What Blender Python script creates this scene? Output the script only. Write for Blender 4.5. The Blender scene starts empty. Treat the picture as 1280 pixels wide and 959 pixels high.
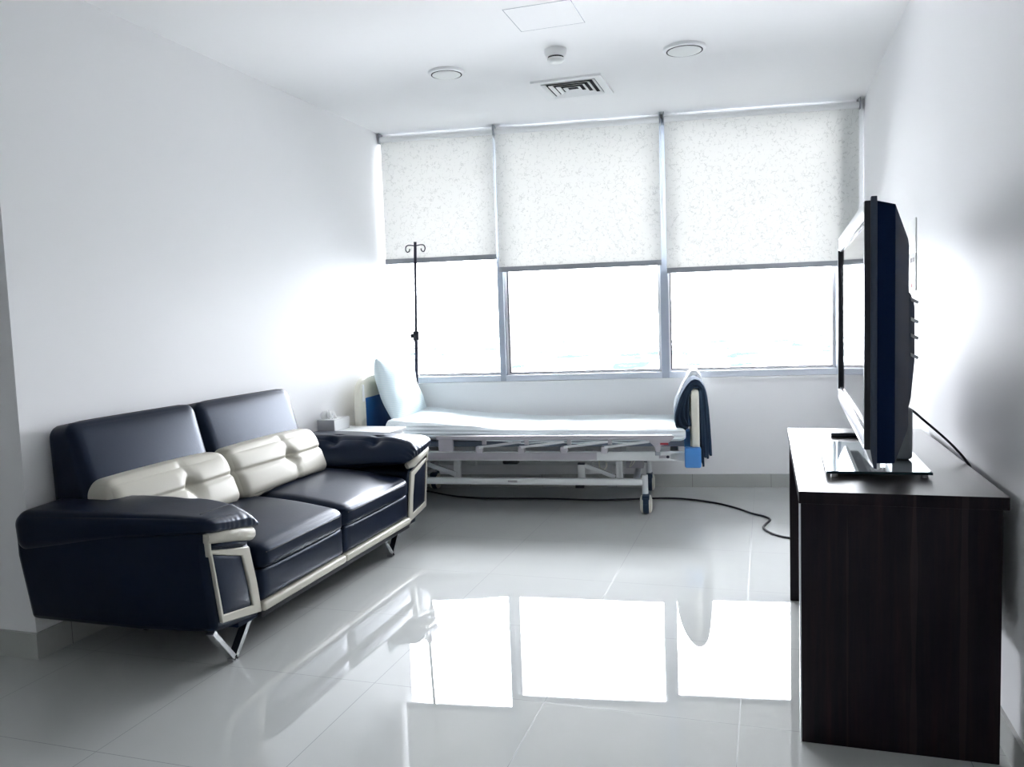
import bpy, bmesh, math, random
from mathutils import Vector, Matrix
PI = math.pi
sc = bpy.context.scene
COL = sc.collection

# ------------------------------------------------------------------ camera
S = .6/.5877
F_PX = 1006.83
CAM_H = 1.2*S
_a, _t, _r = math.radians(-17.6268), math.radians(-4.6108), math.radians(-1.9757)
fw = Vector((math.sin(_a)*math.cos(_t), math.cos(_a)*math.cos(_t), math.sin(_t)))
rt = Vector((math.cos(_a), -math.sin(_a), 0)); up = rt.cross(fw)
R = math.cos(_r)*rt + math.sin(_r)*up
U = -math.sin(_r)*rt + math.cos(_r)*up
cam = bpy.data.cameras.new('camera'); co = bpy.data.objects.new('camera', cam); COL.objects.link(co)
M = Matrix((R, U, -fw)).transposed().to_4x4(); M.translation = Vector((0, 0, CAM_H))
co.matrix_world = M
cam.sensor_fit = 'HORIZONTAL'; cam.sensor_width = 36; cam.lens = F_PX/1280*36
cam.clip_start = .05; cam.clip_end = 5000
sc.camera = co

# ------------------------------------------------------------------ world / light / exposure
SKY = 7.0
w = bpy.data.worlds.new('overcast_sky'); sc.world = w; w.use_nodes = True
bg = w.node_tree.nodes['Background']
bg.inputs[1].default_value = SKY
# overcast dome: three times brighter overhead than at the horizon
_nt = w.node_tree; _tc = _nt.nodes.new('ShaderNodeTexCoord'); _sp = _nt.nodes.new('ShaderNodeSeparateXYZ'); _nt.links.new(_tc.outputs['Generated'], _sp.inputs[0])
_mr = _nt.nodes.new('ShaderNodeMapRange'); _nt.links.new(_sp.outputs[2], _mr.inputs[0])
for _i, _v in ((1, 0), (2, 1), (3, 1), (4, 3)): _mr.inputs[_i].default_value = _v
_vm = _nt.nodes.new('ShaderNodeVectorMath'); _vm.operation = 'SCALE'; _vm.inputs[0].default_value = (.93, .96, 1.0)
_nt.links.new(_mr.outputs[0], _vm.inputs['Scale']); _nt.links.new(_vm.outputs[0], bg.inputs[0])
sc.view_settings.view_transform = 'Standard'
try: sc.view_settings.look = 'None'
except Exception: pass
sc.view_settings.exposure = 1.92; sc.view_settings.gamma = 1; sc.view_settings.use_curve_mapping = False
cy = sc.cycles
cy.use_denoising = True
cy.max_bounces = 14; cy.diffuse_bounces = 9; cy.glossy_bounces = 6; cy.transmission_bounces = 8; cy.transparent_max_bounces = 16
cy.sample_clamp_indirect = 12; cy.caustics_reflective = False; cy.caustics_refractive = False

# room frame
D = 5.5223*S; SK = .1397; XL = -2.5935*S; XR = .6072*S; Z = 2.5244*S; YC = 2.2308*S
TH = math.atan(SK)
YB, XB = -2.6, -4.6        # unseen end of the room behind the camera
wx = Vector((math.cos(TH), math.sin(TH), 0)); wn = Vector((math.sin(TH), -math.cos(TH), 0))   # along wall, into room
def wp(x, off, z):          # point on the window wall: world x on the wall line, offset into the room
    return Vector((x, D+SK*(x+1), z)) + wn*off
pl = bpy.data.lights.new('window_portal', 'AREA'); pl.shape = 'RECTANGLE'
pl.size = 3.4; pl.size_y = 1.95; pl.cycles.is_portal = True
po = bpy.data.objects.new('window_portal', pl); COL.objects.link(po)
_c = wp(-1.0, -.17, 1.64)
po.matrix_world = Matrix.Translation(_c) @ Matrix((wx, Vector((0, 0, 1)).cross(wx).cross(wx)*-1, -wn)).transposed().to_4x4()
# orient: local -Z must point into the room (wn)
_x = wx; _z = -wn; _y = _z.cross(_x)
po.matrix_world = Matrix.Translation(_c) @ Matrix((_x, _y, _z)).transposed().to_4x4()

# ------------------------------------------------------------------ materials
def mat(name, col=(.8, .8, .8), rough=.5, metal=0., spec=.5, coat=0., coat_r=.1, bump=None, extra=None, ior=1.5):
    m = bpy.data.materials.new(name); m.use_nodes = True
    nt = m.node_tree; b = nt.nodes['Principled BSDF']
    b.inputs['Base Color'].default_value = (*col, 1); b.inputs['Roughness'].default_value = rough
    b.inputs['Metallic'].default_value = metal; b.inputs['Specular IOR Level'].default_value = spec
    b.inputs['Coat Weight'].default_value = coat; b.inputs['Coat Roughness'].default_value = coat_r
    b.inputs['IOR'].default_value = ior
    if bump:
        sc_, st, dist = bump
        tc = nt.nodes.new('ShaderNodeTexCoord'); n = nt.nodes.new('ShaderNodeTexNoise'); n.inputs['Scale'].default_value = sc_
        n.inputs['Detail'].default_value = 4
        bp = nt.nodes.new('ShaderNodeBump'); bp.inputs['Strength'].default_value = st; bp.inputs['Distance'].default_value = dist
        nt.links.new(tc.outputs['Object'], n.inputs['Vector']); nt.links.new(n.outputs[0], bp.inputs['Height'])
        nt.links.new(bp.outputs[0], b.inputs['Normal'])
    if extra: extra(nt, b)
    return m
def L(nt, a, b): nt.links.new(a, b)
def N(nt, t, **kw):
    n = nt.nodes.new(t)
    for k, v in kw.items():
        if hasattr(n, k) and k not in ('inputs',): setattr(n, k, v)
    return n
def math_n(nt, op, a, b=None, c=None):
    n = nt.nodes.new('ShaderNodeMath'); n.operation = op
    for i, v in enumerate((a, b, c)):
        if v is None: continue
        if isinstance(v, (int, float)): n.inputs[i].default_value = v
        else: nt.links.new(v, n.inputs[i])
    return n.outputs[0]
def ramp(nt, fac, stops):
    r = nt.nodes.new('ShaderNodeValToRGB'); e = r.color_ramp.elements
    while len(e) < len(stops): e.new(.5)
    for el, (p, c) in zip(e, stops): el.position = p; el.color = (*c, 1)
    nt.links.new(fac, r.inputs[0]); return r.outputs[0]

TILE = .6; LX = -1.2609*S; MY = 2.3369*S
def floor_extra(nt, b):
    g = N(nt, 'ShaderNodeNewGeometry'); s = N(nt, 'ShaderNodeSeparateXYZ'); L(nt, g.outputs['Position'], s.inputs[0])
    def line(o, off):
        f = math_n(nt, 'FRACT', math_n(nt, 'ADD', math_n(nt, 'DIVIDE', math_n(nt, 'SUBTRACT', o, off), TILE), 50.5))
        return math_n(nt, 'LESS_THAN', math_n(nt, 'ABSOLUTE', math_n(nt, 'SUBTRACT', f, .5)), .0017)
    m = math_n(nt, 'MAXIMUM', line(s.outputs[0], LX), line(s.outputs[1], MY))
    n = N(nt, 'ShaderNodeTexNoise'); n.inputs['Scale'].default_value = 2.2; n.inputs['Detail'].default_value = 6
    L(nt, g.outputs['Position'], n.inputs['Vector'])
    base = ramp(nt, n.outputs[0], [(.3, (.50, .515, .50)), (.7, (.54, .553, .54))])
    mx = N(nt, 'ShaderNodeMix'); mx.data_type = 'RGBA'; L(nt, m, mx.inputs[0]); L(nt, base, mx.inputs[6])
    mx.inputs[7].default_value = (.16, .17, .17, 1); L(nt, mx.outputs[2], b.inputs['Base Color'])
    L(nt, math_n(nt, 'ADD', math_n(nt, 'MULTIPLY', m, .5), .010), b.inputs['Roughness'])
    n2 = N(nt, 'ShaderNodeTexNoise'); n2.inputs['Scale'].default_value = 2.6; n2.inputs['Detail'].default_value = 0
    L(nt, g.outputs['Position'], n2.inputs['Vector'])
    bp = N(nt, 'ShaderNodeBump'); bp.inputs['Strength'].default_value = .06; bp.inputs['Distance'].default_value = .003
    L(nt, n2.outputs[0], bp.inputs['Height']); L(nt, bp.outputs[0], b.inputs['Normal'])
m_floor = mat('polished_tile', (.5, .52, .52), .03, extra=floor_extra, ior=1.75)
m_wall = mat('wall_paint', (.90, .90, .905), .55, spec=.16, bump=(3., .05, .01))
m_satin = mat('satin_wall_paint', (.88, .88, .89), .45, spec=.08, bump=(2., .10, .01))
m_ceil = mat('ceiling_paint', (.90, .90, .90), .8, spec=.2)
def skirt_extra(nt, b):
    g = N(nt, 'ShaderNodeNewGeometry'); s = N(nt, 'ShaderNodeSeparateXYZ'); L(nt, g.outputs['Position'], s.inputs[0])
    a = math_n(nt, 'ADD', s.outputs[0], s.outputs[1])
    f = math_n(nt, 'FRACT', math_n(nt, 'DIVIDE', math_n(nt, 'ADD', a, 50.31), TILE))
    ln = math_n(nt, 'LESS_THAN', math_n(nt, 'ABSOLUTE', math_n(nt, 'SUBTRACT', f, .5)), .0025)
    mx = N(nt, 'ShaderNodeMix'); mx.data_type = 'RGBA'; L(nt, ln, mx.inputs[0])
    mx.inputs[6].default_value = (.46, .47, .45, 1); mx.inputs[7].default_value = (.2, .2, .19, 1)
    L(nt, mx.outputs[2], b.inputs['Base Color'])
m_skirt = mat('skirting_tile', (.46, .47, .45), .25, extra=skirt_extra)
m_alu = mat('window_aluminium_shaded', (.36, .40, .47), .35, spec=.5)  # uprights: backlit shade put into the blue-grey colour
m_alu2 = mat('window_aluminium_lit', (.60, .64, .71), .35)  # same frame metal, paler: light on the horizontals put into the colour
m_ledge = mat('window_ledge_white', (.9, .9, .9), .4)
m_gasket = mat('rubber_gasket', (.02, .02, .03), .6)
m_white = mat('white_plastic', (.85, .86, .86), .3)
m_whitepowder = mat('white_powder_coat', (.80, .82, .82), .35)
m_grey = mat('grey_metal', (.33, .35, .38), .35, metal=.3)
m_dark = mat('dark_metal', (.03, .03, .05), .35, metal=.6)
m_blk = mat('black_plastic', (.006, .008, .016), .35)
m_cord = mat('black_rubber_cord', (.005, .006, .012), .5)
m_chrome = mat('chrome', (.75, .76, .78), .12, metal=1)
m_silver = mat('silver_plastic', (.72, .73, .75), .3, metal=.55)
m_leather = mat('navy_leather', (.0024, .0056, .017), .34, spec=.26, bump=(90., .12, .002))
m_leather.node_tree.nodes['Principled BSDF'].inputs['Specular Tint'].default_value = (.55, .72, 1, 1)
m_cream = mat('cream_leather', (.52, .50, .43), .42, spec=.3, bump=(60., .10, .002))
m_under = mat('black_underside', (.004, .005, .01), .6)
def screen_extra(nt, b): pass
m_screen = mat('tv_screen_glass', (.01, .012, .016), .06, spec=.7)
m_tvblue = mat('tv_back_shell', (.0020, .012, .045), .55, spec=.08)
m_lilac = mat('greyish_mauve_enamel', (.48, .46, .50), .35)
m_blue = mat('blue_plastic', (.07, .27, .66), .35)
m_bluein = mat('blue_panel', (.015, .10, .30), .4)
m_teal = mat('castor_rubber', (.01, .035, .075), .5)
m_creamp = mat('cream_plastic', (.78, .76, .66), .4)
m_deck = mat('deck_steel', (.12, .15, .20), .5)
m_red = mat('red_label', (.45, .04, .06), .5)
m_sheet = mat('white_sheet', (.80, .86, .88), .8, spec=.1, bump=(9., .35, .02))
def pill_extra(nt, b):
    tc = N(nt, 'ShaderNodeTexCoord'); s = N(nt, 'ShaderNodeSeparateXYZ'); L(nt, tc.outputs['Object'], s.inputs[0])
    f = math_n(nt, 'SINE', math_n(nt, 'MULTIPLY', s.outputs[2], 520.))
    c = ramp(nt, f, [(.2, (.70, .82, .86)), (.8, (.80, .88, .90))]); L(nt, c, b.inputs['Base Color'])
m_pillow = mat('striped_pillowcase', (.78, .86, .89), .8, spec=.1, bump=(6., .3, .012), extra=pill_extra)
m_navycloth = mat('navy_cloth', (.034, .056, .092), .9, spec=.1, bump=(40., .4, .004))
m_whitecloth = mat('white_cloth', (.85, .88, .90), .9, spec=.1, bump=(20., .2, .004))
m_tissue = mat('tissue_paper', (.9, .9, .9), .9)
m_boxgrey = mat('grey_card', (.42, .43, .46), .6)
m_lens = mat('frosted_lens', (.75, .77, .75), .4)
m_slot = mat('dark_opening', (.01, .01, .015), .8)
def glassbase(nt, b): pass
m_gbase = mat('mirrored_glass', (.55, .62, .64), .05, metal=.75)
m_gedge = mat('dark_glass_edge', (.01, .04, .05), .1)
def wood_extra(nt, b):
    tc = N(nt, 'ShaderNodeTexCoord'); mp = N(nt, 'ShaderNodeMapping'); L(nt, tc.outputs['Object'], mp.inputs[0])
    mp.inputs['Scale'].default_value = (14, 14, .9)
    n = N(nt, 'ShaderNodeTexNoise'); n.inputs['Scale'].default_value = 2.2; n.inputs['Detail'].default_value = 7; n.inputs['Roughness'].default_value = .65
    L(nt, mp.outputs[0], n.inputs['Vector'])
    c = ramp(nt, n.outputs[0], [(.3, (.0025, .0022, .0055)), (.45, (.0075, .0045, .010)), (.6, (.016, .0085, .012)), (.70, (.026, .015, .016)), (.78, (.008, .005, .008))])
    s = N(nt, 'ShaderNodeSeparateXYZ'); L(nt, tc.outputs['Object'], s.inputs[0])
    m2 = N(nt, 'ShaderNodeMapping'); m2.inputs['Scale'].default_value = (1, 1, 1); L(nt, tc.outputs['Object'], m2.inputs[0])
    wn_ = N(nt, 'ShaderNodeTexNoise'); wn_.inputs["Scale"].default_value = 1.6; L(nt, m2.outputs[0], wn_.inputs['Vector'])
    wid = math_n(nt, 'MULTIPLY', math_n(nt, 'SUBTRACT', wn_.outputs[0], .36), .040)
    acc = None
    for xs in (-.130, .036, .156):
        e = math_n(nt, 'LESS_THAN', math_n(nt, 'ABSOLUTE', math_n(nt, 'SUBTRACT', s.outputs[0], xs)), wid)
        acc = e if acc is None else math_n(nt, 'MAXIMUM', acc, e)
    mx = N(nt, 'ShaderNodeMix'); mx.data_type = 'RGBA'; L(nt, math_n(nt, 'MULTIPLY', acc, .6), mx.inputs[0]); L(nt, c, mx.inputs[6]); mx.inputs[7].default_value = (.034, .027, .025, 1)
    L(nt, mx.outputs[2], b.inputs['Base Color'])
m_wood = mat('dark_walnut_veneer', (.02, .012, .012), .42, spec=.2, extra=wood_extra)
def woodtop_extra(nt, b):
    tc = N(nt, 'ShaderNodeTexCoord'); mp = N(nt, 'ShaderNodeMapping'); L(nt, tc.outputs['Object'], mp.inputs[0])
    mp.inputs['Scale'].default_value = (14, .9, 14)
    n = N(nt, 'ShaderNodeTexNoise'); n.inputs['Scale'].default_value = 2.2; n.inputs['Detail'].default_value = 7
    L(nt, mp.outputs[0], n.inputs['Vector'])
    c = ramp(nt, n.outputs[0], [(.3, (.006, .005, .006)), (.6, (.013, .009, .009)), (.75, (.024, .016, .014))])
    L(nt, c, b.inputs['Base Color'])
m_woodtop = mat('walnut_veneer_top', (.04, .03, .03), .30, spec=.5, extra=woodtop_extra)

def make_blind():
    m = bpy.data.materials.new('blind_fabric'); m.use_nodes = True; nt = m.node_tree; nt.nodes.clear()
    o = N(nt, 'ShaderNodeOutputMaterial'); d = N(nt, 'ShaderNodeBsdfDiffuse'); t = N(nt, 'ShaderNodeBsdfTranslucent'); ad = N(nt, 'ShaderNodeAddShader')
    tc = N(nt, 'ShaderNodeTexCoord')
    v = N(nt, 'ShaderNodeTexVoronoi'); v.feature = 'DISTANCE_TO_EDGE'; v.inputs['Scale'].default_value = 26
    n = N(nt, 'ShaderNodeTexNoise'); n.inputs['Scale'].default_value = 30; n.inputs['Detail'].default_value = 3
    mixv = N(nt, 'ShaderNodeMix'); mixv.data_type = 'RGBA'; mixv.blend_type = 'ADD'; mixv.inputs[0].default_value = .06
    L(nt, tc.outputs['Object'], mixv.inputs[6]); L(nt, n.outputs[1], mixv.inputs[7])
    L(nt, mixv.outputs[2], v.inputs['Vector'])
    e = math_n(nt, 'LESS_THAN', v.outputs['Distance'], .035)
    n3 = N(nt, 'ShaderNodeTexNoise'); n3.inputs['Scale'].default_value = 45; L(nt, tc.outputs['Object'], n3.inputs['Vector'])
    e = math_n(nt, 'MULTIPLY', e, math_n(nt, 'GREATER_THAN', n3.outputs[0], .5))
    cd = N(nt, 'ShaderNodeMix'); cd.data_type = 'RGBA'; L(nt, e, cd.inputs[0]); cd.inputs[6].default_value = (.62, .63, .62, 1); cd.inputs[7].default_value = (.50, .51, .50, 1)
    ct = N(nt, 'ShaderNodeMix'); ct.data_type = 'RGBA'; L(nt, e, ct.inputs[0]); ct.inputs[6].default_value = (.188, .184, .179, 1); ct.inputs[7].default_value = (.156, .154, .151, 1)
    L(nt, cd.outputs[2], d.inputs[0]); L(nt, ct.outputs[2], t.inputs[0]); L(nt, d.outputs[0], ad.inputs[0]); L(nt, t.outputs[0], ad.inputs[1]); L(nt, ad.outputs[0], o.inputs[0])
    return m
m_blind = make_blind()
def make_glass():
    m = bpy.data.materials.new('window_glass'); m.use_nodes = True; nt = m.node_tree; nt.nodes.clear()
    o = N(nt, 'ShaderNodeOutputMaterial'); t = N(nt, 'ShaderNodeBsdfTransparent'); t.inputs[0].default_value = (.965, .965, .975, 1)
    g = N(nt, 'ShaderNodeBsdfGlossy'); g.inputs['Roughness'].default_value = .01
    fr = N(nt, 'ShaderNodeFresnel'); fr.inputs[0].default_value = 1.45; mx = N(nt, 'ShaderNodeMixShader')
    L(nt, fr.outputs[0], mx.inputs[0]); L(nt, t.outputs[0], mx.inputs[1]); L(nt, g.outputs[0], mx.inputs[2]); L(nt, mx.outputs[0], o.inputs[0])
    return m
m_glass = make_glass()
def land_extra(nt, b):
    g = N(nt, 'ShaderNodeNewGeometry')
    mp = N(nt, 'ShaderNodeMapping'); mp.inputs['Scale'].default_value = (.02, .008, 1); L(nt, g.outputs['Position'], mp.inputs[0])
    n = N(nt, 'ShaderNodeTexNoise'); n.inputs['Scale'].default_value = 1.; n.inputs['Detail'].default_value = 8; n.inputs['Roughness'].default_value = .7
    L(nt, mp.outputs[0], n.inputs['Vector'])
    c = ramp(nt, n.outputs[0], [(.40, (.50, .50, .49)), (.50, (.30, .30, .30)), (.55, (.015, .026, .026))])  # distance haze put into the pale ground tones
    L(nt, c, b.inputs['Base Color'])
m_land = mat('hazy_scrubland', (.3, .3, .28), .95, spec=0., extra=land_extra)

# ------------------------------------------------------------------ mesh helpers
def NB(): return bmesh.new()
def box(bm, x0, x1, y0, y1, z0, z1, bev=0., seg=2):
    r = bmesh.ops.create_cube(bm, size=1)
    vs = r['verts']
    for v in vs: v.co = Vector((x0+(v.co.x+.5)*(x1-x0), y0+(v.co.y+.5)*(y1-y0), z0+(v.co.z+.5)*(z1-z0)))
    if bev > 0:
        es = list({e for v in vs for e in v.link_edges})
        bmesh.ops.bevel(bm, geom=es, offset=bev, segments=seg, affect='EDGES', profile=.5)
    return bm
def prism(bm, pts, axis, a0, a1, bev=0., seg=2):
    """outline pts (2-D) extruded along axis 'x','y' or 'z' from a0 to a1"""
    def P(p, a): return {'x': (a, p[0], p[1]), 'y': (p[0], a, p[1]), 'z': (p[0], p[1], a)}[axis]
    A = [bm.verts.new(P(p, a0)) for p in pts]; B = [bm.verts.new(P(p, a1)) for p in pts]
    n = len(pts); fs = [bm.faces.new(A), bm.faces.new(B[::-1])]
    for i in range(n): fs.append(bm.faces.new((A[i], B[i], B[(i+1) % n], A[(i+1) % n])))
    bmesh.ops.recalc_face_normals(bm, faces=fs)
    if bev > 0:
        es = list({e for f in fs for e in f.edges})
        bmesh.ops.bevel(bm, geom=es, offset=bev, segments=seg, affect='EDGES', profile=.5)
    return bm
def ringprism(bm, outer, inner, axis, a0, a1):
    """closed frame between two outlines with the same number of points"""
    def P(p, a): return {'x': (a, p[0], p[1]), 'y': (p[0], a, p[1]), 'z': (p[0], p[1], a)}[axis]
    n = len(outer)
    V = [[bm.verts.new(P(p, a)) for p in o] for o, a in ((outer, a0), (inner, a0), (outer, a1), (inner, a1))]
    fs = []
    for i in range(n):
        j = (i+1) % n
        for q in ((V[0][i], V[0][j], V[1][j], V[1][i]), (V[2][i], V[3][i], V[3][j], V[2][j]), (V[0][i], V[2][i], V[2][j], V[0][j]), (V[1][i], V[1][j], V[3][j], V[3][i])):
            fs.append(bm.faces.new(q))
    bmesh.ops.recalc_face_normals(bm, faces=fs)
    return bm
def tube(bm, pts, r, n=10, caps=True):
    pts = [Vector(p) for p in pts]; rings = []; prev = None
    for i, p in enumerate(pts):
        t = (pts[min(i+1, len(pts)-1)] - pts[max(i-1, 0)]).normalized()
        a = prev if prev is not None else (Vector((0, 0, 1)) if abs(t.z) < .9 else Vector((1, 0, 0)))
        s = t.cross(a).normalized(); a = s.cross(t).normalized(); prev = a
        rr = r[i] if isinstance(r, (list, tuple)) else r
        rings.append([bm.verts.new(p + rr*(math.cos(2*PI*k/n)*s + math.sin(2*PI*k/n)*a)) for k in range(n)])
    fs = []
    for A, B in zip(rings, rings[1:]):
        for k in range(n): fs.append(bm.faces.new((A[k], A[(k+1) % n], B[(k+1) % n], B[k])))
    if caps: fs += [bm.faces.new(rings[0][::-1]), bm.faces.new(rings[-1])]
    bmesh.ops.recalc_face_normals(bm, faces=fs)
    return bm
def bar(bm, a, b, w, h, side=None):
    """rectangular bar from a to b; w along 'side' vector, h along the other"""
    a, b = Vector(a), Vector(b); t = (b-a).normalized()
    s = Vector(side) if side else Vector((0, 1, 0)); s = (s - t*s.dot(t)).normalized(); u = t.cross(s)
    V = [[bm.verts.new(p + s*w/2*i + u*h/2*j) for i, j in ((-1, -1), (1, -1), (1, 1), (-1, 1))] for p in (a, b)]
    fs = [bm.faces.new(V[0]), bm.faces.new(V[1][::-1])]
    for k in range(4): fs.append(bm.faces.new((V[0][k], V[0][(k+1) % 4], V[1][(k+1) % 4], V[1][k])))
    bmesh.ops.recalc_face_normals(bm, faces=fs); return bm
def lathe(bm, prof, c, axis='z', n=32):
    """prof: list of (radius, height) from centre c"""
    c = Vector(c); rings = []
    for r, h in prof:
        ring = []
        for k in range(n):
            a = 2*PI*k/n; x, y = r*math.cos(a), r*math.sin(a)
            ring.append(bm.verts.new(c + (Vector((x, y, h)) if axis == 'z' else Vector((h, x, y)) if axis == 'x' else Vector((x, h, y)))))
        rings.append(ring)
    fs = []
    for A, B in zip(rings, rings[1:]):
        for k in range(n): fs.append(bm.faces.new((A[k], A[(k+1) % n], B[(k+1) % n], B[k])))
    fs += [bm.faces.new(rings[0][::-1]), bm.faces.new(rings[-1])]
    bmesh.ops.recalc_face_normals(bm, faces=fs); return bm
def cushion(bm, half, r, puff=(0, 0, 0), n=18, warp=None):
    """soft rounded box with bulging faces; warp maps the (x,y,z) of the rounded box in [-1,1] shape units"""
    hx = Vector(half); r = min(r, min(half)*.99)
    ts = [-math.cos(PI*i/n) for i in range(n+1)]
    ts = [(.55*t + .45*(2*i/n-1)) for i, t in enumerate(ts)]
    vm = {}
    def V(i, j, k):
        key = (i, j, k)
        if key in vm: return vm[key]
        p = Vector((ts[i], ts[j], ts[k])); q = Vector((p.x*hx.x, p.y*hx.y, p.z*hx.z))
        inn = Vector([max(-(h-r), min(h-r, c)) for c, h in zip(q, hx)])
        d = q-inn
        o = inn + d.normalized()*r if d.length > 1e-9 else q
        w = [(1-p.y**2)*(1-p.z**2), (1-p.x**2)*(1-p.z**2), (1-p.x**2)*(1-p.y**2)]
        for ax in range(3): o[ax] += puff[ax]*max(0, w[ax])**.6*(1 if p[ax] > .999 else -1 if p[ax] < -.999 else p[ax])
        if warp: o = Vector(warp(o))
        vm[key] = bm.verts.new(o); return vm[key]
    fs = []
    for i in range(n):
        for j in range(n):
            for q in ([(i, j, 0), (i, j+1, 0), (i+1, j+1, 0), (i+1, j, 0)], [(i, j, n), (i+1, j, n), (i+1, j+1, n), (i, j+1, n)],
                      [(0, i, j), (0, i, j+1), (0, i+1, j+1), (0, i+1, j)], [(n, i, j), (n, i+1, j), (n, i+1, j+1), (n, i, j+1)],
                      [(i, 0, j), (i+1, 0, j), (i+1, 0, j+1), (i, 0, j+1)], [(i, n, j), (i, n, j+1), (i+1, n, j+1), (i+1, n, j)]):
                fs.append(bm.faces.new([V(*t) for t in q]))
    bmesh.ops.recalc_face_normals(bm, faces=fs)
    return bm
def hexwarp(half, C):
    """trilinear map from the box of half sizes to eight corners C[(sx,sy,sz)]"""
    def f(p):
        u, v, t = [(p[i]/half[i]+1)/2 for i in range(3)]
        o = Vector((0, 0, 0))
        for sx in (0, 1):
            for sy in (0, 1):
                for sz in (0, 1):
                    o += Vector(C[(sx, sy, sz)])*((u if sx else 1-u)*(v if sy else 1-v)*(t if sz else 1-t))
        return o
    return f
def build(name, bm, m, parent=None, smooth=True, local=False, bevel=None):
    me = bpy.data.meshes.new(name)
    if parent is not None and not local:
        bmesh.ops.transform(bm, matrix=world_of(parent).inverted(), verts=bm.verts)
    bm.to_mesh(me); bm.free()
    o = bpy.data.objects.new(name, me); COL.objects.link(o)
    if m is not None: me.materials.append(m)
    if parent is not None: o.parent = parent
    if bevel:
        md = o.modifiers.new('bevel', 'BEVEL'); md.width = bevel; md.segments = 3; md.limit_method = 'ANGLE'; md.angle_limit = math.radians(35)
    if smooth:
        for p in me.polygons: p.use_smooth = True
        if smooth != 'full':
            try: me.set_sharp_from_angle(angle=math.radians(38))
            except Exception: pass
    return o
def world_of(o):
    m = o.matrix_basis.copy()
    while o.parent: o = o.parent; m = o.matrix_basis @ m
    return m
def thing(name, label, cat, loc=(0, 0, 0), rz=0., group=None):
    o = bpy.data.objects.new(name, None); COL.objects.link(o); o.location = loc; o.rotation_euler = (0, 0, rz)
    o.empty_display_size = .1
    tag(o, label, cat, group); return o
from mathutils.bvhtree import BVHTree
def onto(o, pts, d, lift=.0005):
    mw = world_of(o); me = o.data
    t = BVHTree.FromPolygons([mw @ v.co for v in me.vertices], [tuple(p.vertices) for p in me.polygons])
    d = Vector(d).normalized(); out = []
    for p in catmull(pts, 6):
        h = t.ray_cast(p - d*.3, d)
        if h[0] is not None: out.append(h[0]-d*lift)
    return out
def tag(o, label, cat, group=None):
    o['label'] = label; o['category'] = cat
    if group: o['group'] = group
    return o
def recenter(o):
    me = o.data; vs = [v.co for v in me.vertices]
    c = Vector((sum(v.x for v in vs)/len(vs), sum(v.y for v in vs)/len(vs), min(v.z for v in vs)))
    me.transform(Matrix.Translation(-c)); o.location = o.location + c; return o
def struct(name, bm, m, parent=None, smooth=False):
    o = build(name, bm, m, parent, smooth=smooth)
    if parent is None: o['kind'] = 'structure'
    return o
def wallbox(bm, x0, x1, o0, o1, z0, z1):
    """box in the frame of the window wall: x0..x1 world x on the wall line, o0..o1 offsets into the room"""
    v = [bm.verts.new(wp(x, o, z)) for x, o, z in ((x0, o0, z0), (x1, o0, z0), (x1, o1, z0), (x0, o1, z0), (x0, o0, z1), (x1, o0, z1), (x1, o1, z1), (x0, o1, z1))]
    fs = [bm.faces.new([v[i] for i in q]) for q in ((0, 3, 2, 1), (4, 5, 6, 7), (0, 1, 5, 4), (1, 2, 6, 5), (2, 3, 7, 6), (3, 0, 4, 7))]
    bmesh.ops.recalc_face_normals(bm, faces=fs); return bm
def catmull(pts, n=8):
    P = [Vector(p) for p in pts]; P = [2*P[0]-P[1]] + P + [2*P[-1]-P[-2]]; out = []
    for i in range(1, len(P)-2):
        for k in range(n):
            t = k/n; a, b, c, d = P[i-1:i+3]
            out.append(.5*((2*b) + (c-a)*t + (2*a-5*b+4*c-d)*t*t + (3*b-a-3*c+d)*t**3))
    out.append(P[-2]); return out

# ------------------------------------------------------------------ the setting
struct('floor', box(NB(), XB, XR+.2, YB, 6.1, -.1, 0), m_floor)
struct('ceiling', box(NB(), XB, XR+.2, YB, 6.1, Z, Z+.1), m_ceil)
YLB = D+SK*(XL+1); YRB = D+SK*(XR+1)
struct('wall_left', box(NB(), XB, XL, YC, YLB+.3, 0, Z), m_wall)
struct('wall_right', box(NB(), XR, XR+.2, YB, YRB+.3, 0, Z), m_satin)
struct('wall_near', box(NB(), XB, XR+.2, YB-.1, YB, 0, Z), m_wall)
struct('wall_far_left', box(NB(), XB-.1, XB, YB-.1, YC, 0, Z), m_wall)
bm = NB()
wallbox(bm, XL-.05, XR+.05, 0, -.2, 0, .762)
wallbox(bm, .472, XR+.05, 0, -.2, .762, Z)
wallbox(bm, XL-.05, .472, 0, -.2, 2.545, Z)
struct('wall_window', bm, m_wall)
struct('baseboard_window', wallbox(NB(), XL, XR, .012, 0, 0, .092), m_skirt)
struct('baseboard_left', box(NB(), XL, XL+.012, YC, YLB, 0, .10), m_skirt)
struct('baseboard_right', box(NB(), XR-.012, XR, YB, YRB, 0, .092), m_skirt)
struct('baseboard_return', box(NB(), XB, XL+.012, YC-.012, YC, 0, .10), m_skirt)
struct('ground', box(NB(), -3500, 3000, 60, 4200, -46, -45), m_land)

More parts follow.
